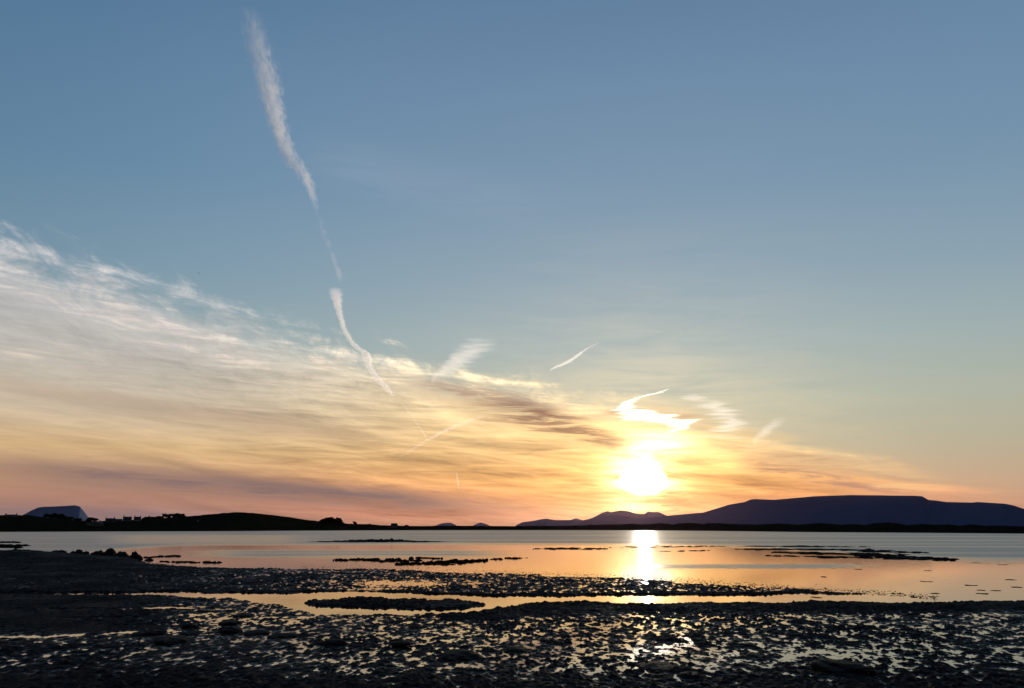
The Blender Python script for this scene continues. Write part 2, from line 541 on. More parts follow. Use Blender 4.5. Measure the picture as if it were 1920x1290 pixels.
bn.inputs['Strength'].default_value = 0.6
bn.inputs['Distance'].default_value = 0.02
q.put(bn.inputs['Height'], q.noise(pos, 30.0, 4.0, 0.6))
q.put(b.inputs['Normal'], bn.outputs[0])
mud = link('mudflat', grid_mesh('mudflat', X, Y, Z), mm)
mud['kind'] = 'structure'


def mud_z(x, y):
    j = int(np.clip(np.searchsorted(Yr, y), 0, len(Yr) - 1))
    i = int(np.clip((x / HW[j] + 1) / 2 * (NC - 1), 0, NC - 1))
    return float(Z[j, i])


# ------------------------------------------------------------------ far shore
SH_U = [-300, 0, 480, 620, 940, 1150, 1300, 1420, 1920, 2300]
SH_D = [650, 714, 900, 1300, 1700, 1600, 1100, 640, 430, 380]


def shore(u):
    return sum(I(np.asarray(u) + k, SH_U, SH_D) for k in range(-120, 121, 30)) / 9.0


def col_dir(u):
    """unit horizontal direction of a pixel column at the horizon line"""
    d = ray(u, 992)
    h = math.hypot(d.x, d.y)
    return d.x / h, d.y / h


def height_at(u, v, Dd):
    d = ray(u, v)
    return CAMH + d.z / math.hypot(d.x, d.y) * Dd


def shoreland(name, prof, back, m, u0, u1, du, rough, seed):
    us = np.arange(u0, u1 + du, du)
    pv = I(us, [p[0] for p in prof], [p[1] for p in prof])
    ss = np.array([-6, 0, 3, 8, 0.15 * back, 0.3 * back, 0.45 * back, 0.6 * back, 0.75 * back, 0.88 * back, back, 1.15 * back, 1.5 * back, 2.2 * back, 3.2 * back])
    Xg, Yg, Zg = (np.zeros((len(ss), len(us))) for _ in range(3))
    for i, u in enumerate(us):
        cx, cy = col_dir(u)
        D0 = float(shore(u))
        hr = height_at(u, pv[i], D0 + back)
        for j, s_ in enumerate(ss):
            if s_ <= back:
                k = max(s_, 0) / back
                z = hr * (k * k * (3 - 2 * k)) * 0.72 + hr * 0.28 * min(1, max(s_, 0) / 12) + (-1.0 if s_ < 0 else 0)
            else:
                z = hr * max(0.0, 1 - (s_ - back) / (2.3 * back)) ** 1.2
            Xg[j, i], Yg[j, i], Zg[j, i] = cx * (D0 + s_), cy * (D0 + s_), z
    nz = fbm(Xg * 0.09, Yg * 0.09, 4, 0.6, seed)
    k = np.clip(Zg, 0, 3) / 3
    Zg = Zg + nz * rough * k
    o = link(name, grid_mesh(name, Xg, Yg, Zg), m)
    o['kind'] = 'structure'
    return o


prof_l = [(-300, 962), (-100, 964), (0, 966), (50, 966), (70, 968), (85, 971), (120, 973), (140, 976), (160, 977), (200, 976.5), (240, 975), (265, 973.5), (300, 972),
          (320, 970), (350, 968), (380, 965.5), (410, 962.5), (440, 960.3), (452, 960.3), (470, 961.5), (500, 964.5), (540, 969.5), (570, 974), (600, 977.5),
          (640, 980.5), (655, 982), (690, 982.8), (720, 985), (745, 985.3), (770, 986.3), (860, 985.6), (960, 986.5), (1000, 987.5)]
prof_d = [(930, 987.5), (960, 986.5), (1000, 986.2), (1050, 986), (1100, 984.5), (1140, 983), (1165, 983.2), (1184, 981.5), (1200, 983), (1220, 982.5), (1240, 980.8),
          (1252, 981.5), (1263, 983.3), (1272, 981.5), (1290, 980.3), (1308, 981), (1320, 982.8), (1328, 980.5), (1360, 981.5), (1390, 983), (1420, 983), (1440, 982.8), (1465, 981.5),
          (1500, 984), (1520, 982), (1540, 980.4), (1570, 982.5), (1576, 984), (1600, 982.5), (1612, 983), (1622, 985), (1640, 981), (1665, 979.8), (1685, 981), (1700, 985),
          (1728, 982), (1745, 984), (1780, 982.5), (1800, 985), (1820, 983), (1850, 986), (1870, 985), (1920, 987.5), (2000, 986), (2120, 988)]
shoreland('headland', prof_l, 130.0, M_land, -220, 1000, 2.0, 0.5, 4.0)
shoreland('dunes', prof_d, 60.0, M_dune, 930, 2120, 1.5, 0.55, 7.0)


def mountain(name, prof, Dm, depth, seed, du=2.0, m=None):
    us = np.arange(prof[0][0], prof[-1][0] + du, du)
    pv = I(us, [p[0] for p in prof], [p[1] for p in prof])
    ss = np.concatenate([np.linspace(-1, 0, 22), np.linspace(0.06, 1, 12)])
    Xg, Yg, Zg = (np.zeros((len(ss), len(us))) for _ in range(3))
    for i, u in enumerate(us):
        cx, cy = col_dir(u)
        hr = max(1.0, height_at(u, pv[i], Dm))
        for j, s_ in enumerate(ss):
            Dj = Dm + s_ * depth
            a_ = 1 - abs(s_)
            Xg[j, i], Yg[j, i], Zg[j, i] = cx * Dj, cy * Dj, hr * a_ ** 1.15 - (4.0 if a_ < 1e-6 else 0)
    nz = fbm(Xg * 0.0045, Yg * 0.0030, 5, 0.55, seed)
    rid = 1 - 2 * np.abs(fbm(Xg * 0.0022, Yg * 0.0009, 4, 0.5, seed + 9))
    k = np.clip(np.abs(ss)[:, None] * 5, 0.03, 1) * np.clip(1 - np.abs(ss)[:, None], 0, 1)
    Zg = Zg + (nz * 0.10 - np.abs(rid) * 0.16) * k * np.maximum(Zg, 0)
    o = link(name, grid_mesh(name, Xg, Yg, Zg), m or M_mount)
    o['kind'] = 'structure'
    return o


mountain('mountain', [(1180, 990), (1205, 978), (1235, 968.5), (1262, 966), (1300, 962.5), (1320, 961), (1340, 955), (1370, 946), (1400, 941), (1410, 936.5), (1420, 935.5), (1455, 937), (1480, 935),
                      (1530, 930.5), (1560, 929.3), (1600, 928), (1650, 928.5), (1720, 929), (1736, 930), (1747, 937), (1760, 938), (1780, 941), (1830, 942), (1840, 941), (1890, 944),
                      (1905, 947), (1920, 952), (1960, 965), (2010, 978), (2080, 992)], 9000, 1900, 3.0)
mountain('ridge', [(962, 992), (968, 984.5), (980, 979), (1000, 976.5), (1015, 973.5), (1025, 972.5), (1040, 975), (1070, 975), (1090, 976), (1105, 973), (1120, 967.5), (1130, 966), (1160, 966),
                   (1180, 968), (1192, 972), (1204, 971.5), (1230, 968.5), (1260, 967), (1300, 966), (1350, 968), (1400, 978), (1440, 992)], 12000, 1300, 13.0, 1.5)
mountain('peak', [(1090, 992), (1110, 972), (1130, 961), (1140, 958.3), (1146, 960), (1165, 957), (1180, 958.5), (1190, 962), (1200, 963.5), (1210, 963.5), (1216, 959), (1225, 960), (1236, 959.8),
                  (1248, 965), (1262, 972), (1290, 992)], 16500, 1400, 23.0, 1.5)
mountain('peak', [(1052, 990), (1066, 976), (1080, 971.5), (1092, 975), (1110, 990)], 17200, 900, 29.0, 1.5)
mountain('mountain', [(4, 992), (30, 970), (44, 963), (55, 956.5), (66, 951.5), (76, 950), (90, 949.7), (120, 948.2), (136, 947), (145, 949.5), (153, 958), (160, 966), (166, 973), (182, 992)], 7600, 520, 33.0, 1.5, M_hazehill)
mountain('island', [(810, 992), (817, 985), (828, 981.3), (838, 980), (846, 980.2), (854, 984), (862, 992)], 12500, 400, 43.0, 1.0, M_hazehill)
mountain('island', [(880, 992), (887, 985), (895, 981.5), (901, 979.8), (910, 982), (917, 985), (926, 992)], 12800, 400, 47.0, 1.0, M_hazehill)

# ------------------------------------------------------------------ the air
hb = bpy.data.meshes.new('haze')
bm = bmesh.new()
bmesh.ops.create_cube(bm, size=1.0)
bm.to_mesh(hb)
bm.free()
hm = bpy.data.materials.new('haze_air')
hm.use_nodes = True
hm.node_tree.nodes.clear()
q = G(hm.node_tree)
pv_ = q.node('ShaderNodeVolumePrincipled')
pv_.inputs['Color'].default_value = (0.86, 0.50, 0.58, 1)
pv_.inputs['Density'].default_value = 2.6e-6
pv_.inputs['Anisotropy'].default_value = 0.91
out = q.node('ShaderNodeOutputMaterial')
q.put(out.inputs['Volume'], pv_.outputs[0])
haze = link('haze', hb, hm)
haze.scale = (32000, 28000, 463)
haze.location = (0, 7000, 463 / 2 - 3)
haze['kind'] = 'stuff'

# ------------------------------------------------------------------ houses, trees and poles on the far shore


def box(bm, x0, x1, y0, y1, z0, z1):
    v = [bm.verts.new(p) for p in ((x0, y0, z0), (x1, y0, z0), (x1, y1, z0), (x0, y1, z0), (x0, y0, z1), (x1, y0, z1), (x1, y1, z1), (x0, y1, z1))]
    for f in ((0, 3, 2, 1), (4, 5, 6, 7), (0, 1, 5, 4), (1, 2, 6, 5), (2, 3, 7, 6), (3, 0, 4, 7)):
        bm.faces.new([v[i] for i in f])


def bm_obj(name, fn, m, parent=None, smooth=False):
    bm = bmesh.new()
    fn(bm)
    bmesh.ops.recalc_face_normals(bm, faces=bm.faces)
    me = bpy.data.meshes.new(name)
    bm.to_mesh(me)
    bm.free()
    if smooth:
        me.polygons.foreach_set('use_smooth', [True] * len(me.polygons))
    return link(name, me, m, parent)


def land_point(u, v, extra):
    """a point on the far shore behind the water's edge, its height read off the photograph's line of sight"""
    D0 = float(shore(u)) + extra
    p = at_dist(u, v, D0)
    return p


def make_house(u, vbase, wpx, hpx, label, wall=None, rz=0.0, chim=(0.42,), extra=70.0, roofk=0.52, nwin=3):
    p = land_point(u, vbase, extra)
    Dd = math.hypot(p.x, p.y)
    W = wpx * Dd / FPX
    H = hpx * Dd / FPX
    hw_, rh = H * (1 - roofk), H * roofk
    dep = min(W, 7.5)
    az_ = math.atan2(p.x, p.y)
    r = empty('house', p, -az_ + rz)
    hx, hy = W / 2, dep / 2
    wl = bm_obj('wall', lambda bm: box(bm, -hx, hx, -hy, hy, -2.5, hw_), wall or M_wall, r)

    for sx in (-1, 1):
        def gable(bm):
            a_ = [bm.verts.new(p_) for p_ in ((sx * hx, -hy, hw_), (sx * hx, hy, hw_), (sx * hx, 0, H - 0.06))]
            b_ = [bm.verts.new(p_) for p_ in ((sx * (hx - .3), -hy, hw_), (sx * (hx - .3), hy, hw_), (sx * (hx - .3), 0, H - 0.06))]
            bm.faces.new(a_)
            bm.faces.new(b_)
            for i in range(3):
                bm.faces.new((a_[i], a_[(i + 1) % 3], b_[(i + 1) % 3], b_[i]))
        bm_obj('gable', gable, wall or M_wall, r)

    def roof(bm):
        t = 0.18
        for s_ in (-1, 1):
            pr = [(s_ * (hy + .35), hw_ - .14), (0, H), (0, H + t), (s_ * (hy + .35), hw_ - .14 + t)]
            va = [bm.verts.new((-hx - .15, y, z)) for y, z in pr]
            vb = [bm.verts.new((hx + .15, y, z)) for y, z in pr]
            bm.faces.new(va)
            bm.faces.new(vb)
            for i in range(4):
                bm.faces.new((va[i], va[(i + 1) % 4], vb[(i + 1) % 4], vb[i]))
    rf = bm_obj('roof', roof, M_slate, r)
    for c_ in chim:
        ch = bm_obj('chimney', lambda bm: (box(bm, c_ * W - .4, c_ * W + .4, -.35, .35, H - .8, H + 1.2), box(bm, c_ * W - .48, c_ * W + .48, -.43, .43, H + 1.2, H + 1.35)), wall or M_wall, rf)
    for k in range(nwin):
        xw = -hx + W * (k + .5) / nwin
        if nwin > 1 and k == nwin // 2:
            bm_obj('door', lambda bm: box(bm, xw - .5, xw + .5, -hy - .05, -hy + .06, 0, 2.05), M_wood, r)
            continue
        wi = bm_obj('window', lambda bm: (box(bm, xw - .62, xw + .62, -hy - .06, -hy + .05, .85, .95), box(bm, xw - .62, xw + .62, -hy - .06, -hy + .05, 2.15, 2.25),
                                          box(bm, xw - .62, xw - .52, -hy - .06, -hy + .05, .95, 2.15), box(bm, xw + .52, xw + .62, -hy - .06, -hy + .05, .95, 2.15)), M_trim, r)
        bm_obj('pane', lambda bm: box(bm, xw - .52, xw + .52, -hy - .03, -hy + .03, .95, 2.15), M_pane, wi)
    tag(r, label, 'house', 'houses on the far shore')
    return r


make_house(20, 973, 17, 6.5, 'pale low house at the left end of the far shore', chim=(-.42, .42), extra=100)
make_house(33, 975.5, 8, 5, 'small pale shed just right of the leftmost house', chim=(), nwin=1, extra=98)
make_house(178, 986, 26, 5.0, 'long low grey shed near the water below the blue table mountain', M_wall2, chim=(), extra=50, roofk=.35)
make_house(187, 986, 10, 8.5, 'pale gable-fronted house with steep roof beside the low grey shed', rz=R(84), chim=(), extra=64, roofk=.5, nwin=2)
make_house(206, 981.5, 14, 8.2, 'grey house with one chimney right of the telegraph pole', M_wall2, chim=(.42,), extra=90)
make_house(221.5, 981.5, 11, 7.2, 'dark house adjoining the grey house with one chimney', M_wall2, chim=(), extra=96)
make_house(238, 980, 13, 9.5, 'slate-roofed house with a chimney on its left end', M_wall2, chim=(-.42,), extra=96)
make_house(257, 979.0, 10.5, 8.6, 'pale house with two chimneys at the right end of the roof row', chim=(-.4, .4), extra=98)
make_house(364, 985, 17, 6.5, 'pale cottage below the grassy hill, left one of the pair', chim=(.3,), extra=60)
make_house(428, 985, 16, 6.5, 'pale cottage below the top of the grassy hill', chim=(-.3,), extra=60)
make_house(447, 985, 12, 6, 'small grey cottage right of the cottage below the hilltop', M_wall2, chim=(.3,), extra=58)
make_house(739, 988.5, 11, 6.8, 'lone dark house with pointed roof on the low shore', M_wall2, rz=R(20), chim=(), extra=60, roofk=.6)

rnd = random.Random(5)


def make_tree(name, u, vbase, wpx, hpx, label, extra, cat='tree', trunk=0.22, n=420, group=None):
    p = land_point(u, vbase, extra)
    Dd = math.hypot(p.x, p.y)
    W, H = wpx * Dd / FPX, hpx * Dd / FPX
    r = empty(name, p, rnd.uniform(0, 6))
    zt = H * trunk

    def tr(bm):
        segs = [((0, 0, -1.2), .05 * H), ((.01 * H, 0, zt), .035 * H), ((.02 * H, .01 * H, H * .75), .012 * H)]
        limbs = [segs]
        for k in range(5):
            a_ = k * 1.26 + rnd.random()
            limbs.append([((.01 * H, 0, zt * (.9 + .25 * k)), .02 * H), ((math.cos(a_) * W * .3, math.sin(a_) * W * .3, min(H * .85, zt * (.9 + .25 * k) + .22 * H)), .006 * H)])
        for lb in limbs:
            rings = [[bm.verts.new((c_[0] + math.cos(t) * rr, c_[1] + math.sin(t) * rr, c_[2])) for t in (0, 1.257, 2.513, 3.77, 5.027)] for c_, rr in lb]
            for a_, b_ in zip(rings, rings[1:]):
                for i in range(5):
                    bm.faces.new((a_[i], a_[(i + 1) % 5], b_[(i + 1) % 5], b_[i]))
    bm_obj('trunk', tr, M_bark, r, True)
    lobes = [(rnd.gauss(0, .24) * W, rnd.gauss(0, .24) * W, zt + (H - zt) * rnd.uniform(.3, .78), rnd.uniform(.24, .40)) for _ in range(8)]
    lobes.append((0, 0, zt + (H - zt) * .55, .46))
    vs_, fs = [], []
    for k in range(n):
        lx, ly, lz, lr = lobes[k % len(lobes)]
        d = Vector((rnd.gauss(0, 1), rnd.gauss(0, 1), rnd.gauss(0, 1))).normalized() * rnd.uniform(.55, 1.0)
        c_ = Vector((lx + d.x * lr * W * .8, ly + d.y * lr * W * .8, lz + d.z * lr * (H - zt) * .75))
        c_.x = max(-W / 2, min(W / 2, c_.x))
        c_.y = max(-W / 2, min(W / 2, c_.y))
        c_.z = max(zt * .7, min(H, c_.z))
        s_ = rnd.uniform(.035, .075) * (W + H)
        n_ = Vector((rnd.gauss(0, 1), rnd.gauss(0, 1), rnd.gauss(0, 1))).normalized()
        a_ = n_.orthogonal().normalized()
        b_ = n_.cross(a_)
        i0 = len(vs_)
        for (q1, q2) in ((-1, -.4), (.1, -.8), (1, .2), (.2, .9)):
            vs_.append(c_ + a_ * q1 * s_ + b_ * q2 * s_)
        fs.append((i0, i0 + 1, i0 + 2, i0 + 3))
    link('crown', mesh_of('crown', vs_, fs), M_leaf, r)
    tag(r, label, cat, group)
    return r


for i, (u, vb, wp, hp, lab) in enumerate([
        (91, 973, 13, 8.0, 'left tree of the dark grove in front of the blue table mountain'),
        (103, 974, 15, 9.5, 'tallest tree of the dark grove in front of the blue table mountain'),
        (114, 974, 12, 9.5, 'right tree of the dark grove in front of the blue table mountain'),
        (128, 976, 16, 6.5, 'low tree sloping down right of the dark grove'),
        (145, 978, 14, 5.5, 'low bushy tree below the right slope of the blue table mountain'),
        (170, 980, 17, 8.5, 'rounded tree right of the foot of the blue table mountain'),
        (272, 976, 14, 6.0, 'low bushy tree right of the row of roofs'),
        (285, 975, 13, 6.0, 'second bushy tree right of the row of roofs'),
        (297, 974, 13, 5.5, 'third bushy tree right of the row of roofs'),
        (314, 973, 15, 8.5, 'left tree of the wood at the foot of the grassy hill'),
        (327, 972, 14, 8.0, 'middle tree of the wood at the foot of the grassy hill'),
        (340, 971, 14, 7.0, 'right tree of the wood at the foot of the grassy hill')]):
    make_tree('tree', u, vb, wp, hp, lab, 118, trunk=.08, n=620, group='trees on the far shore')
for i, (u, wp, hp, lab) in enumerate([
        (604.5, 12, 9.5, 'left tree of the dense clump standing alone on the slope'),
        (613, 13, 12.0, 'second tree from the left of the dense clump on the slope'),
        (622, 13, 12.5, 'third tree from the left of the dense clump on the slope'),
        (631, 13, 12.5, 'fourth tree from the left of the dense clump on the slope'),
        (637, 11, 11.0, 'right tree of the dense clump standing alone on the slope')]):
    make_tree('tree', u, 984.0, wp, hp + 1.2, lab, 70, trunk=.06, n=900, group='trees in the clump on the slope')
make_tree('bush', 643.5, 984.5, 7, 5.5, 'small bush at the right foot of the dense tree clump', 70, 'bush', .1, 240)
make_tree('bush', 665.5, 985, 8, 7.0, 'small round bush alone right of the dense tree clump', 70, 'bush', .1, 260)
make_tree('bush', 693, 986, 8, 3.6, 'low bush between the round bush and the pointed house', 80, 'bush', .1, 200)
make_tree('bush', 763, 988, 8, 3.6, 'low bush right of the pointed house on the low shore', 60, 'bush', .1, 200)


def make_pole(name, u, vtop, vbase, label, extra, arm=True, cat='pole', rad=0.16):
    p = land_point(u, vbase, extra)
    top_ = height_at(u, vtop, math.hypot(p.x, p.y)) - p.z
    r = empty(name, p, -math.atan2(p.x, p.y))

    def cyl(bm):
        n_ = 8
        r0 = [bm.verts.new((math.cos(t * math.tau / n_) * rad, math.sin(t * math.tau / n_) * rad, -1.5)) for t in range(n_)]
        r1 = [bm.verts.new((math.cos(t * math.tau / n_) * rad * .7, math.sin(t * math.tau / n_) * rad * .7, top_)) for t in range(n_)]
        for i in range(n_):
            bm.faces.new((r0[i], r0[(i + 1) % n_], r1[(i + 1) % n_], r1[i]))
        bm.faces.new(r1)
    bm_obj('shaft', cyl, M_wood, r)
    if arm:
        bm_obj('cross_arm', lambda bm: box(bm, -1.0, 1.0, -rad * .7 - .12, -rad * .7, top_ - .9, top_ - .75), M_wood, r)
    else:
        bm_obj('top_mark', lambda bm: box(bm, -.32, .32, -.32, .32, top_, top_ + .55), M_wood, r)
    tag(r, label, cat)
    return r


make_pole('telegraph_pole', 197.5, 968.8, 981, 'thin telegraph pole left of the grey house with one chimney', 92)
make_pole('telegraph_pole', 752.5, 983.2, 988, 'short dark pole right of the lone pointed house', 60)
make_pole('marker_post', 1012.5, 983.0, 988, 'left of two short marker posts on the low middle shore', 30, False, 'post', .3)
make_pole('marker_post', 1019.5, 982.2, 988, 'right of two short marker posts on the low middle shore', 30, False, 'post', .3)

# ------------------------------------------------------------------ rocks and weed


def rock_mesh(name, seed, sx, sy, sz, flat=0.25, sub=4, rough=0.22):
    rr = np.random.default_rng(seed)
    bm = bmesh.new()
    bmesh.ops.create_icosphere(bm, subdivisions=sub, radius=1.0)
    co = np.array([v.co[:] for v in bm.verts])
    o1, o2 = rr.random(2) * 90
    n_ = fbm(co[:, 0] * 1.2 + co[:, 2] * .9 + o1, co[:, 1] * 1.2 - co[:, 2] * .7 + o2, 3, .5, seed)
    n2_ = fbm(co[:, 0] * 4 + co[:, 2] * 3 + o2, co[:, 1] * 4 + co[:, 2] * 2.5 + o1, 3, .55, seed + 3)
    co = co * (1 + rough * 1.6 * n_ + rough * .55 * n2_)[:, None]
    co[:, 2] = np.where(co[:, 2] < -flat, -flat + (co[:, 2] + flat) * .2, co[:, 2])
    co *= np.array([sx, sy, sz])
    for v, c_ in zip(bm.verts, co):
        v.co = c_
    me = bpy.data.meshes.new(name)
    bm.to_mesh(me)
    bm.free()
    me.polygons.foreach_set('use_smooth', [True] * len(me.polygons))
    return me


def put_rock(name, u, vbase, wpx, hpx, label, cat='rock', seed=1, m=None, group=None, zmin=None, deep=1.0, rough=.22):
    p = on_ground(u, vbase)
    pm = FPX / p.y
    sx, hz = wpx / pm / 2, hpx / pm
    z = mud_z(p.x, p.y) if zmin is None else zmin
    sz = hz / 1.15
    o = link(name, rock_mesh(name, seed, sx, sx * deep, sz, rough=rough), m or M_rock)
    o.location = (p.x, p.y + sx * deep * .5, max(z, -0.05) + .0 * sz)
    o.rotation_euler = (0, 0, (seed * 1.7) % .6 - .3)
    return tag(o, label, cat, group)


GS = 'rocks along the shingle spit'
SP = [(203, 1044, 22, 17, 'largest round boulder standing on the dark spit at left', 1), (148, 1043, 12, 9, 'rounded boulder left of the largest boulder on the spit', 2),
      (159, 1044, 8, 6, 'small stone right beside the rounded boulder left of the largest', 3), (25, 1036, 10, 8, 'stone nearest the left edge on top of the spit', 4),
      (43, 1039, 11, 6, 'low stone second from the left edge on the spit', 5), (75, 1041, 9, 5, 'low stone on the left half of the spit', 6),
      (108, 1042, 22, 7, 'broad low stone midway along the spit', 7), (134, 1043, 11, 6, 'low stone left of the rounded boulder on the spit', 8),
      (183, 1044, 20, 7, 'flat stone touching the left side of the largest boulder', 9), (227, 1045, 18, 9, 'broad stone just right of the largest boulder', 10),
      (249, 1046, 14, 9, 'rounded stone second to the right of the largest boulder', 11), (262, 1047, 8, 6, 'small stone near the right tip of the spit', 12),
      (278, 1049, 12, 4, 'flat stone at the right tip of the spit', 13)]
for u, v, wp, hp, lab, sd in SP:
    pz = on_ground(u, v)
    put_rock('boulder' if sd == 1 else 'rock', u, v + 2, wp * 1.1, hp * (1.0 if sd == 1 else 1.35), lab, 'boulder' if sd == 1 else 'rock', sd, group=GS, rough=.22 if sd == 1 else .40)
GM = 'weed-covered mounds in the foreground mud'
MD = [(425, 1187, 34, 11, 'tall weedy mound at the near side of the shining shallow', 21), (350, 1178, 22, 7, 'low weedy mound left of the tall mound by the shallow', 22),
      (274, 1192, 44, 9, 'long weedy mound left of the two lower mounds', 23), (308, 1207, 60, 10, 'broad weedy mound lowest in the left foreground', 24),
      (170, 1190, 34, 7, 'low weedy mound far left by the thin bright runnel', 25), (352, 1190, 30, 7, 'flat weedy mound between the long and the tall mound', 26),
      (428, 1171, 34, 6, 'flat weedy mound out in the shining shallow', 27), (452, 1156, 36, 8, 'dark weedy hump at the upper edge of the shining shallow', 28),
      (472, 1191, 40, 7, 'low weedy mound right of the tall mound', 29), (527, 1196, 36, 6, 'rightmost low mound of the row by the shallow', 30),
      (620, 1211, 36, 9, 'lone weedy mound between left and middle foreground', 31), (750, 1214, 30, 7, 'small weedy mound in the middle foreground', 32),
      (858, 1236, 74, 13, 'large flat weedy mound low in the middle foreground', 33), (966, 1222, 44, 9, 'weedy mound right of the large flat middle mound', 34),
      (1240, 1258, 80, 12, 'dark weedy mound under the sun glitter near the bottom', 35), (1590, 1262, 70, 11, 'dark weedy mound near the bottom right of the glitter', 36)]
for u, v, wp, hp, lab, sd in MD:
    put_rock('weedy_mound', u, v, wp * 1.15, hp * .8, lab, 'mound', sd, M_weed, GM, deep=1.3, rough=.30)
put_rock('rock', 770, 1048.5, 11, 6, 'single dark stone among weed streaks off the middle bank', 'rock', 51, zmin=-.02)
put_rock('rock', 745, 1049, 12, 4, 'low dark stone left of the single stone off the middle bank', 'rock', 52, zmin=-.02)


def lens_piece(vs_, fs, x, y, lx, ly, h, seed):
    """one low ragged clump lying at the water's surface"""
    rr = random.Random(seed)
    n_ = 14
    ph = [rr.uniform(0, 6.28) for _ in range(4)]
    i0 = len(vs_)
    for ring, (k, z) in enumerate(((1.0, -.04), (.72, .55), (.38, .95))):
        for t in range(n_):
            a_ = t * math.tau / n_
            r_ = k * (1 + .28 * math.sin(3 * a_ + ph[0]) + .2 * math.sin(5 * a_ + ph[1]) + .14 * rr.uniform(-1, 1))
            vs_.append((x + math.cos(a_) * r_ * lx, y + math.sin(a_) * r_ * ly, z * h * (1 + .4 * rr.uniform(-1, 1)) if z > 0 else -.03))
    vs_.append((x, y, h))
    for ring in range(2):
        for t in range(n_):
            a0, a1 = i0 + ring * n_ + t, i0 + ring * n_ + (t + 1) % n_
            fs.append((a0, a1, a1 + n_, a0 + n_))
    for t in range(n_):
        fs.append((i0 + 2 * n_ + t, i0 + 2 * n_ + (t + 1) % n_, i0 + 3 * n_))


def weed_bed(name, strokes, seed, h=0.05):
    """streaks of floating and exposed weed, too many to count"""
    rr = random.Random(seed)
    vs_, fs = [], []
    for (u0, v0, u1, v1, spread, n_, lpx) in strokes:
        for k in range(int(n_ * 1.35)):
            t = rr.random()
            taper = 1 - abs(2 * t - 1) ** 2
            p = on_ground(u0 + (u1 - u0) * t, v0 + (v1 - v0) * t + rr.gauss(0, spread) * (.3 + .7 * taper))
            pm = FPX / p.y
            lx = lpx / pm * rr.uniform(.4, 1.3) * (.4 + .6 * taper)
            lens_piece(vs_, fs, p.x, p.y, lx, lx * rr.uniform(.2, .5), h * rr.uniform(.3, 1.4), rr.random())
    o = link(name, mesh_of(name, vs_, fs), M_weed)
    o['kind'] = 'stuff'
    return o


weed_bed('seaweed', [(1330, 1024.5, 1640, 1025.5, .6, 60, 13), (1380, 1030, 1600, 1031, .9, 70, 14), (1560, 1030, 1740, 1037, 1.2, 80, 14), (1450, 1036, 1700, 1041, 1.1, 80, 15),
                     (1600, 1042, 1795, 1049, 1.6, 100, 13), (1440, 1042, 1620, 1046, .8, 26, 14), (1620, 1046, 1800, 1052, .8, 30, 14), (1000, 1029, 1140, 1029.5, 1.2, 60, 8),
                     (1140, 1027, 1340, 1024, 1.0, 26, 9), (1230, 1034, 1330, 1032, .5, 10, 8)], 71, .05)
weed_bed('seaweed', [(620, 1051, 745, 1049, .9, 40, 8), (700, 1053, 790, 1051, .8, 30, 8), (780, 1046.5, 830, 1048, .5, 16, 7), (800, 1055, 915, 1052, 1.3, 80, 7),
                     (740, 1058, 880, 1056, 1.0, 50, 8), (900, 1050, 990, 1046, 1.2, 14, 6), (300, 1053, 420, 1056, 1.0, 24, 8), (270, 1046, 340, 1042, .7, 20, 9)], 72, .07)
weed_bed('seaweed', [(-40, 1017.5, 36, 1018, .5, 40, 10), (-40, 1024, 62, 1024, .6, 40, 11), (0, 1027, 40, 1027.5, .4, 16, 9)], 73, .16)
# loose weed along the lip of the middle bank, standing up in tufts
rr = random.Random(9)
vs_, fs = [], []
for k in range(2600):
    u = rr.uniform(560, 1760)
    tp = float(I(u, [560, 700, 900, 1000, 1160, 1300, 1500, 1690, 1760], [1060, 1061, 1068, 1072, 1077, 1087, 1100, 1112, 1119]))
    p = on_ground(u, tp + 3.0 - abs(rr.gauss(0, 3.4)) + rr.uniform(0, 5))
    z = max(mud_z(p.x, p.y), -.01)
    a_ = rr.uniform(0, 6.28)
    l_, h_ = rr.uniform(.02, .08), rr.uniform(.006, .025)
    dxx, dyy = math.cos(a_) * l_, math.sin(a_) * l_
    i0 = len(vs_)
    wd = rr.uniform(.01, .03)
    vs_ += [(p.x - wd, p.y, z - .02), (p.x + wd, p.y + .01, z - .02), (p.x + dxx + wd * .6, p.y + dyy, z + h_), (p.x + dxx * 1.8, p.y + dyy * 1.8, z + h_ * .4), (p.x + dxx - wd * .6, p.y + dyy + .02, z + h_ * .9)]
    fs += [(i0, i0 + 1, i0 + 2, i0 + 4), (i0 + 4, i0 + 2, i0 + 3), (i0 + 1, i0, i0 + 3)]
o = link('weed_tufts', mesh_of('weed_tufts', vs_, fs), M_weed)
o['kind'] = 'stuff'

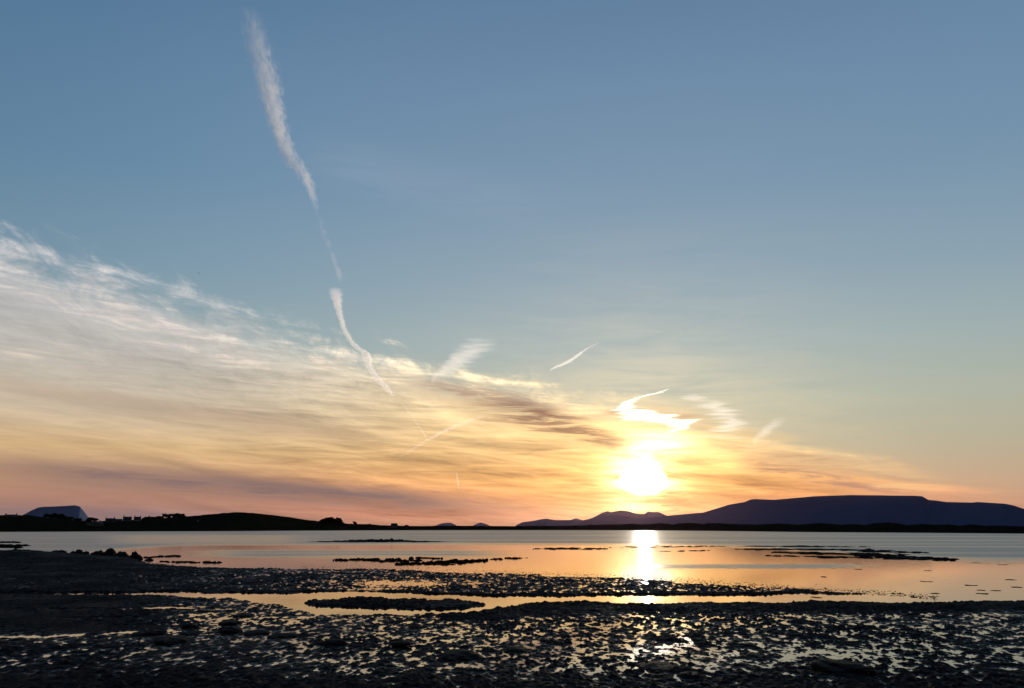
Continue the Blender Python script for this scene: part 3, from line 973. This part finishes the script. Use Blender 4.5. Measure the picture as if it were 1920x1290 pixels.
# low reef out in the bay with its stones
p0 = on_ground(715, 1016.5)
vs_, fs = [], []
rr = random.Random(33)
for (u0, u1, n_, lpx, h_) in ((600, 820, 130, 9, .16), (630, 790, 120, 8, .30), (580, 845, 40, 10, .06)):
    for k in range(n_):
        u = u0 + (u1 - u0) * (k + rr.random()) / n_
        p = on_ground(u, 1015.8 + rr.gauss(0, .5))
        pm = FPX / p.y
        lx = lpx / pm * rr.uniform(.7, 1.3)
        t = (u - u0) / (u1 - u0)
        lens_piece(vs_, fs, p.x - p0.x, p.y - p0.y, lx, lx * .7, h_ * rr.uniform(.5, 1.2) * (.35 + .65 * math.sin(math.pi * t)), rr.random())
reef = link('reef', mesh_of('reef', vs_, fs), M_rock)
reef.location = (p0.x, p0.y, 0)
tag(reef, 'long low dark reef lying alone in the bright water off the far shore', 'reef')
for k, (u, wp, hp, lab) in enumerate([(658, 12, 4.5, 'leftmost stone on the low reef in the bay'), (714, 9, 5.6, 'stone on the middle of the low reef in the bay'),
                                      (734, 8, 6.0, 'taller pointed stone on the right half of the low reef')]):
    put_rock('rock', u, 1015.5, wp, hp, lab, 'rock', 60 + k, group='stones on the reef', zmin=0.0)

GP = 'loose weed patches on the calm water at right'
PW = [(1536, 1120.5, 26, 'long weed patch lying across the mouth of the channel'), (1756, 1113, 22, 'dark weed clump just off the pointed end of the middle bank'),
      (1712, 1119.5, 20, 'flat weed patch below the pointed end of the middle bank'), (1682, 1113, 20, 'small weed clump left of the end of the middle bank'),
      (1545, 1081.5, 16, 'thin weed strip alone on calm water above the middle bank'), (1736, 1090.5, 20, 'thin weed strip on the calm water, left one of a slanting pair'),
      (1822, 1097.5, 24, 'weed strip left below the two right-edge strips'), (1842, 1113, 26, 'weed strip second lowest towards the right edge'),
      (1866, 1107.5, 24, 'weed strip just above the second lowest near the right edge'), (1900, 1087.5, 30, 'topmost weed strip at the right edge'),
      (1910, 1101, 26, 'lower weed strip touching the right edge'), (1838, 1106.5, 14, 'tiny weed strip between the lower right strips'),
      (1612, 1067.5, 20, 'thin weed strip under the dark weed bed'), (1830, 1055.5, 24, 'weed strip right of the end of the dark weed bed'),
      (1882, 1059, 20, 'weed strip below right of the dark weed bed near the edge'), (1740, 1070, 14, 'tiny weed strip in the middle of the calm right water')]
for k, (u, v, wp, lab) in enumerate(PW):
    p = on_ground(u, v)
    pm = FPX / p.y
    vs_, fs = [], []
    rr = random.Random(200 + k)
    for j in range(5):
        lens_piece(vs_, fs, rr.uniform(-.5, .5) * wp / pm * .6, rr.gauss(0, .12), wp / pm * rr.uniform(.16, .34), rr.uniform(.05, .11) * p.y / 35, .012, rr.random())
    o = link('weed_patch', mesh_of('weed_patch', vs_, fs), M_weed)
    o.location = (p.x, p.y, 0)
    tag(o, lab, 'seaweed', GP)

# ------------------------------------------------------------------ trails and wisps of cloud in the sky


def streak_cloud(name, frame, pts, label, cat, dens, g_an=0.6, nscale=1.0, wz=1.0, warp=0.6, lo=0.36, hi=0.62, fx=2.2, fy=0.8, pw=1.8, group=None):
    """a thin cloud: pts are (x, y, half width, strength 0..1) in its own frame, x rising along it"""
    pts = sorted(pts)
    x0, L = pts[0][0], pts[-1][0] - pts[0][0]
    cmin, cmax = min(p[1] for p in pts), max(p[1] for p in pts)
    cr = max(cmax - cmin, 1e-3)
    wmax = max(p[2] for p in pts)
    m = bpy.data.materials.new(name + '_ice')
    m.use_nodes = True
    m.node_tree.nodes.clear()
    q = G(m.node_tree)
    X_, Y_, Z_ = q.xyz(q.node('ShaderNodeTexCoord').outputs['Object'])
    t = q.div(q.sub(X_, x0), L)
    cen = q.lin(q.curve(t, [((p[0] - x0) / L, (p[1] - cmin) / cr) for p in pts]), cr, cmin)
    wid = q.m('MAXIMUM', q.mul(q.curve(t, [((p[0] - x0) / L, p[2] / wmax) for p in pts]), wmax), wmax * .03)
    stg = q.m('MAXIMUM', q.curve(t, [((p[0] - x0) / L, p[3]) for p in pts]), 0.0)
    wm_ = float(np.median([p[2] for p in pts]))
    s_ = nscale / wm_
    nv_ = q.vec(q.mul(X_, s_ * fx), q.mul(Y_, s_ * fy), q.mul(Z_, s_ * fy))
    n_ = q.noise(nv_, 0.8, 5.0, 0.66, 0.6)
    nw = q.noise(nv_, 0.7, 4.0, 0.62, 0.4)
    dy_ = q.div(q.sub(q.sub(Y_, cen), q.mul(q.lin(nw, 4.0 * warp, -2.0 * warp), wid)), wid)
    dz_ = q.div(Z_, q.mul(wid, wz))
    r2 = q.add(q.mul(dy_, dy_), q.mul(dz_, dz_))
    fall = q.m('POWER', q.m('MAXIMUM', q.sub(1.0, r2), 0.0), pw)
    de = q.mulall(fall, stg, q.step(n_, lo, hi, 0.02, 1.0), dens)
    vsn = q.node('ShaderNodeVolumeScatter')
    vsn.inputs['Color'].default_value = (1, 1, 1, 1)
    vsn.inputs['Anisotropy'].default_value = g_an
    q.put(vsn.inputs['Density'], de)
    q.put(q.node('ShaderNodeOutputMaterial').inputs['Volume'], vsn.outputs[0])
    m.cycles.volume_step_rate = 0.12
    xs_ = np.linspace(x0, x0 + L, 28)
    cs = I(xs_, [p[0] for p in pts], [p[1] for p in pts])
    ws = I(xs_, [p[0] for p in pts], [p[2] for p in pts])
    slope = np.gradient(cs, xs_)
    vv, ff = [], []
    for x_, c_, w_, sl in zip(xs_, cs, ws, slope):
        h_ = max(w_, .15 * wmax) * (1.15 + warp) + abs(sl) * L / 27 * .6
        for k in range(8):
            a_ = (k + .5) * math.tau / 8
            vv.append((x_, c_ + math.cos(a_) * h_ * 1.08, math.sin(a_) * max(w_, .15 * wmax) * wz * 1.25))
    for i in range(27):
        for k in range(8):
            ff.append((i * 8 + k, i * 8 + (k + 1) % 8, (i + 1) * 8 + (k + 1) % 8, (i + 1) * 8 + k))
    ff.append(tuple(range(7, -1, -1)))
    ff.append(tuple(27 * 8 + k for k in range(8)))
    o = link(name, mesh_of(name, vv, ff, False), m)
    o.matrix_world = frame
    return tag(o, label, cat, group)


def contrail(pts, label, dens, alt=9500.0, name='contrail', **kw):
    """a level trail at flight height: (px, py, half width in px, strength)"""
    P = [ray(u, v) * (alt / ray(u, v).z) for u, v, _, _ in pts]
    a_, b_ = P[0], P[-1]
    ex = (b_ - a_)
    ex.z = 0
    ex.normalize()
    ez = Vector((0, 0, 1))
    ey = ez.cross(ex)
    loc = []
    for p, (u, v, wp, s_) in zip(P, pts):
        r_ = p - a_
        loc.append((r_.dot(ex), r_.dot(ey), wp * p.length / FPX, s_))
    M4 = Matrix((ex, ey, ez)).transposed().to_4x4()
    M4.translation = a_ + Vector((0, 0, CAMH))
    return streak_cloud(name, M4, loc, label, 'contrail', dens, **kw)


def fall_streak(pts, label, dens, dist, vertical=True, cat='cloud', name='cirrus_wisp', **kw):
    """ice falling from the cloud in a hanging sheet across the line of sight"""
    c_ = ray(*pts[0][:2]).normalized()
    ez = c_
    up = (Vector((0, 0, 1)) - c_ * c_.z).normalized()
    rt = c_.cross(up)
    ex, ey = (up, -rt) if vertical else (rt, up)
    ez = ex.cross(ey)
    loc = []
    for u, v, wp, s_ in pts:
        d = ray(u, v)
        p = d * (dist / d.dot(c_)) - c_ * dist
        loc.append((p.dot(ex), p.dot(ey), wp * dist / FPX, s_))
    M4 = Matrix((ex, ey, ez)).transposed().to_4x4()
    M4.translation = c_ * dist + Vector((0, 0, CAMH))
    return streak_cloud(name, M4, loc, label, cat, dens, **kw)


contrail([(468, 18, 17, 0.0), (477, 55, 21, .35), (491, 110, 23, .55), (504, 160, 22, .8), (516, 215, 19, 1.0), (531, 265, 16, .95), (556, 310, 14, .85), (577, 340, 11, .8), (590, 378, 7, .35), (596, 400, 5, .0)],
         'long broad white contrail falling steeply from the top of the sky', 1.0 / 290, nscale=1.5, fx=.55, fy=2.0, lo=.34, hi=.64, warp=.8)
contrail([(592, 385, 5, .0), (604, 425, 7, .22), (617, 460, 7, .2), (628, 492, 7, .3), (636, 512, 9, .3), (642, 528, 8, .0)], 'faint broken middle piece of the long contrail', 1.0 / 700, nscale=.7, fx=.6, fy=1.0, lo=.42, hi=.62)
fall_streak([(629, 538, 15, 0), (631, 554, 13, .40), (634, 575, 9, .9), (640, 600, 7, 1.), (651, 628, 7, 1.), (668, 650, 8, 1.), (686, 664, 10, 1.), (694, 690, 8, .9), (712, 714, 9, .8), (732, 736, 7, .4), (738, 744, 5, 0)],
            'bright narrow kinked contrail entering the cloud bank', 1 / 130., 36000, cat='contrail', name='contrail', warp=.35, lo=.26, hi=.52, fx=1.4, fy=.7)
fall_streak([(748, 750, 4, 0), (760, 764, 4, .3), (775, 785, 4, .3), (790, 806, 4, .5), (798, 820, 3, .5), (800, 826, 3, 0)], 'faint thin contrail continuing down into the bank', 1 / 250., 50000, cat='contrail', name='contrail')
fall_streak([(1030, 695, 2, 0), (1038, 690, 3, .8), (1062, 680, 4, 1), (1084, 666, 4, 1), (1096, 657, 3, .6), (1116, 646, 2, .3), (1124, 643, 2, 0)], 'short bright contrail dash in the clear sky above the sun', 1 / 140., 42000, False, 'contrail', 'contrail', warp=.3, lo=.26, hi=.5, fx=.5, fy=1.2)
fall_streak([(738, 864, 2, 0), (752, 856, 3, .22), (790, 832, 4, .32), (830, 810, 5, .38), (865, 794, 6, .32), (895, 784, 5, .2), (910, 780, 4, 0)], 'faint contrail rising to the right inside the golden bank', 1 / 220., 60000, False, 'contrail', 'contrail', warp=.35, fx=.6, fy=1.2)
fall_streak([(856, 886, 1.6, 0), (857, 893, 1.8, 1), (859, 908, 1.8, 1), (861, 918, 1.5, 0)], 'tiny upright contrail low in the orange sky', 1 / 200., 70000, True, 'contrail', 'contrail', warp=.2)
fall_streak([(1562, 778, 1.5, 0), (1574, 776, 1.6, .6), (1594, 770, 1.6, .8), (1600, 768, 1.4, 0)], 'tiny faint contrail in the clear sky, upper one above the right mountain', 1 / 900., 60000, False, 'contrail', 'contrail', warp=.2)
fall_streak([(1622, 783, 1.4, 0), (1630, 781, 1.5, .6), (1640, 778, 1.5, .6), (1645, 777, 1.3, 0)], 'tiny faint contrail in the clear sky, right one above the right mountain', 1 / 900., 60000, False, 'contrail', 'contrail', warp=.2)
# wisps torn from the bank
fall_streak([(808, 716, 10, 0), (822, 702, 14, .8), (838, 690, 20, 1), (858, 676, 26, .9), (880, 662, 28, .65), (905, 652, 20, .4), (935, 648, 12, 0)], 'feathery white wisp rising from the edge of the bank', 1 / 520., 45000, False, pw=3.0, warp=1.0, nscale=1.0, fx=.35, fy=3.6, lo=.38, hi=.60)
fall_streak([(1254, 728, 5, 0), (1240, 735, 9, .8), (1212, 742, 12, 1), (1184, 752, 14, 1), (1176, 764, 28, 1), (1200, 775, 52, 1), (1238, 787, 62, 1), (1276, 797, 34, .9), (1270, 806, 22, .5), (1250, 814, 16, 0)],
            'dazzling white S-shaped cloud hook above the sun', 1 / 1500., 62000, True, pw=3.6, warp=.75, nscale=1.0, fx=4.6, fy=.24, lo=.32, hi=.58, g_an=.82)
fall_streak([(1290, 737, 22, 0), (1306, 746, 28, .35), (1332, 758, 34, .45), (1350, 772, 36, .55), (1360, 786, 36, .6), (1364, 800, 38, .6), (1352, 814, 44, .45), (1350, 824, 34, 0)],
            'curved pale wisp right of the dazzling hook', 1 / 1100., 62000, True, pw=3.2, warp=1.0, nscale=1.0, fx=4.6, fy=.22, lo=.28, hi=.66)
fall_streak([(1412, 830, 9, 0), (1424, 818, 11, .6), (1440, 806, 12, .7), (1458, 794, 10, .5), (1476, 784, 6, 0)], 'small slanting wisp right of the curved pale wisp', 1 / 700., 62000, False, warp=.9, fx=.5, fy=3.0)

# cloud volume added across the sun, sized to dim its light on the bay
cm = bpy.data.materials.new('sun_cloud_ice')
cm.use_nodes = True
cm.node_tree.nodes.clear()
q = G(cm.node_tree)
vsn = q.node('ShaderNodeVolumeScatter')
vsn.inputs['Color'].default_value = (1, 1, 1, 1)
vsn.inputs['Density'].default_value = 2.1 / 1000
vsn.inputs['Anisotropy'].default_value = 0.68
q.put(q.node('ShaderNodeOutputMaterial').inputs['Volume'], vsn.outputs[0])
o = link('cloud', rock_mesh('cloud', 78, 1900, 500, 1050, flat=2.0, sub=5, rough=.20), cm)
o.location = SUN_DIR * 60000 + Vector((0, 0, CAMH))
o.rotation_euler = (0, 0, -R(SUN_AZ))
tag(o, 'glowing patch of cloud added in front of the sun to dim it', 'cloud')

# ------------------------------------------------------------------ a bird, far off
pb = ray(372, 512).normalized() * 330 + Vector((0, 0, CAMH))
bird = empty('bird', pb, 0.5)


def body(bm):
    rings = []
    for y, r_ in ((-.28, .01), (-.2, .05), (-.05, .085), (.1, .07), (.2, .045), (.28, .012)):
        rings.append([bm.verts.new((math.cos(t * math.tau / 8) * r_, y, math.sin(t * math.tau / 8) * r_)) for t in range(8)])
    for a_, b_ in zip(rings, rings[1:]):
        for i in range(8):
            bm.faces.new((a_[i], a_[(i + 1) % 8], b_[(i + 1) % 8], b_[i]))


bm_obj('body', body, M_bird, bird, True)
for sx in (-1, 1):
    def wing(bm):
        pr = [(.05, .10, -.10, .03), (.28, .13, -.07, .14), (.60, .02, -.06, .06)]
        up_ = [(bm.verts.new((sx * x, y0, z + .012)), bm.verts.new((sx * x, y1, z + .012))) for x, y0, y1, z in pr]
        dn = [(bm.verts.new((sx * x, y0, z - .012)), bm.verts.new((sx * x, y1, z - .012))) for x, y0, y1, z in pr]
        for i in range(2):
            bm.faces.new((up_[i][0], up_[i + 1][0], up_[i + 1][1], up_[i][1]))
            bm.faces.new((dn[i][0], dn[i][1], dn[i + 1][1], dn[i + 1][0]))
            bm.faces.new((up_[i][0], dn[i][0], dn[i + 1][0], up_[i + 1][0]))
            bm.faces.new((up_[i][1], up_[i + 1][1], dn[i + 1][1], dn[i][1]))
        bm.faces.new((up_[2][0], dn[2][0], dn[2][1], up_[2][1]))
    bm_obj('wing', wing, M_bird, bird)
tag(bird, 'tiny dark bird high over the left end of the cloud bank', 'bird')

# ------------------------------------------------------------------ words for the setting and the uncountable
SET = {'water': ('calm and wind-ruffled bay water reflecting the sunset sky', 'water'), 'mudflat': ('dark wet tidal mudflat with pools and a winding channel', 'mudflat'),
       'headland': ('dark low headland with a grassy hill on the far left shore', 'headland'), 'dunes': ('dark strip of lumpy dunes along the far right shore', 'dunes'),
       'mountain': ('long flat-topped slate blue mountain at right', 'mountain'), 'mountain.001': ('small flat-topped blue mountain at far left', 'mountain'),
       'ridge': ('low mauve ridge under the sun', 'ridge'), 'peak': ('hazy far peaks just under the sun', 'mountain'), 'peak.001': ('small faint far peak left of the hazy peaks', 'mountain'),
       'island': ('left of two small islands on the horizon', 'island'), 'island.001': ('right of two small islands on the horizon', 'island'),
       'haze': ('thin warm evening haze', 'haze'), 'seaweed': ('dark streaks of seaweed bed in the calm water at right', 'seaweed'),
       'seaweed.001': ('dark seaweed streaks off the middle mud bank', 'seaweed'), 'seaweed.002': ('dark seaweed lines beyond the spit at the left edge', 'seaweed'),
       'weed_tufts': ('ragged weed tufts along the outer lip of the middle mud bank', 'seaweed')}
for k, (l_, c_) in SET.items():
    bpy.data.objects[k]['label'], bpy.data.objects[k]['category'] = l_, c_
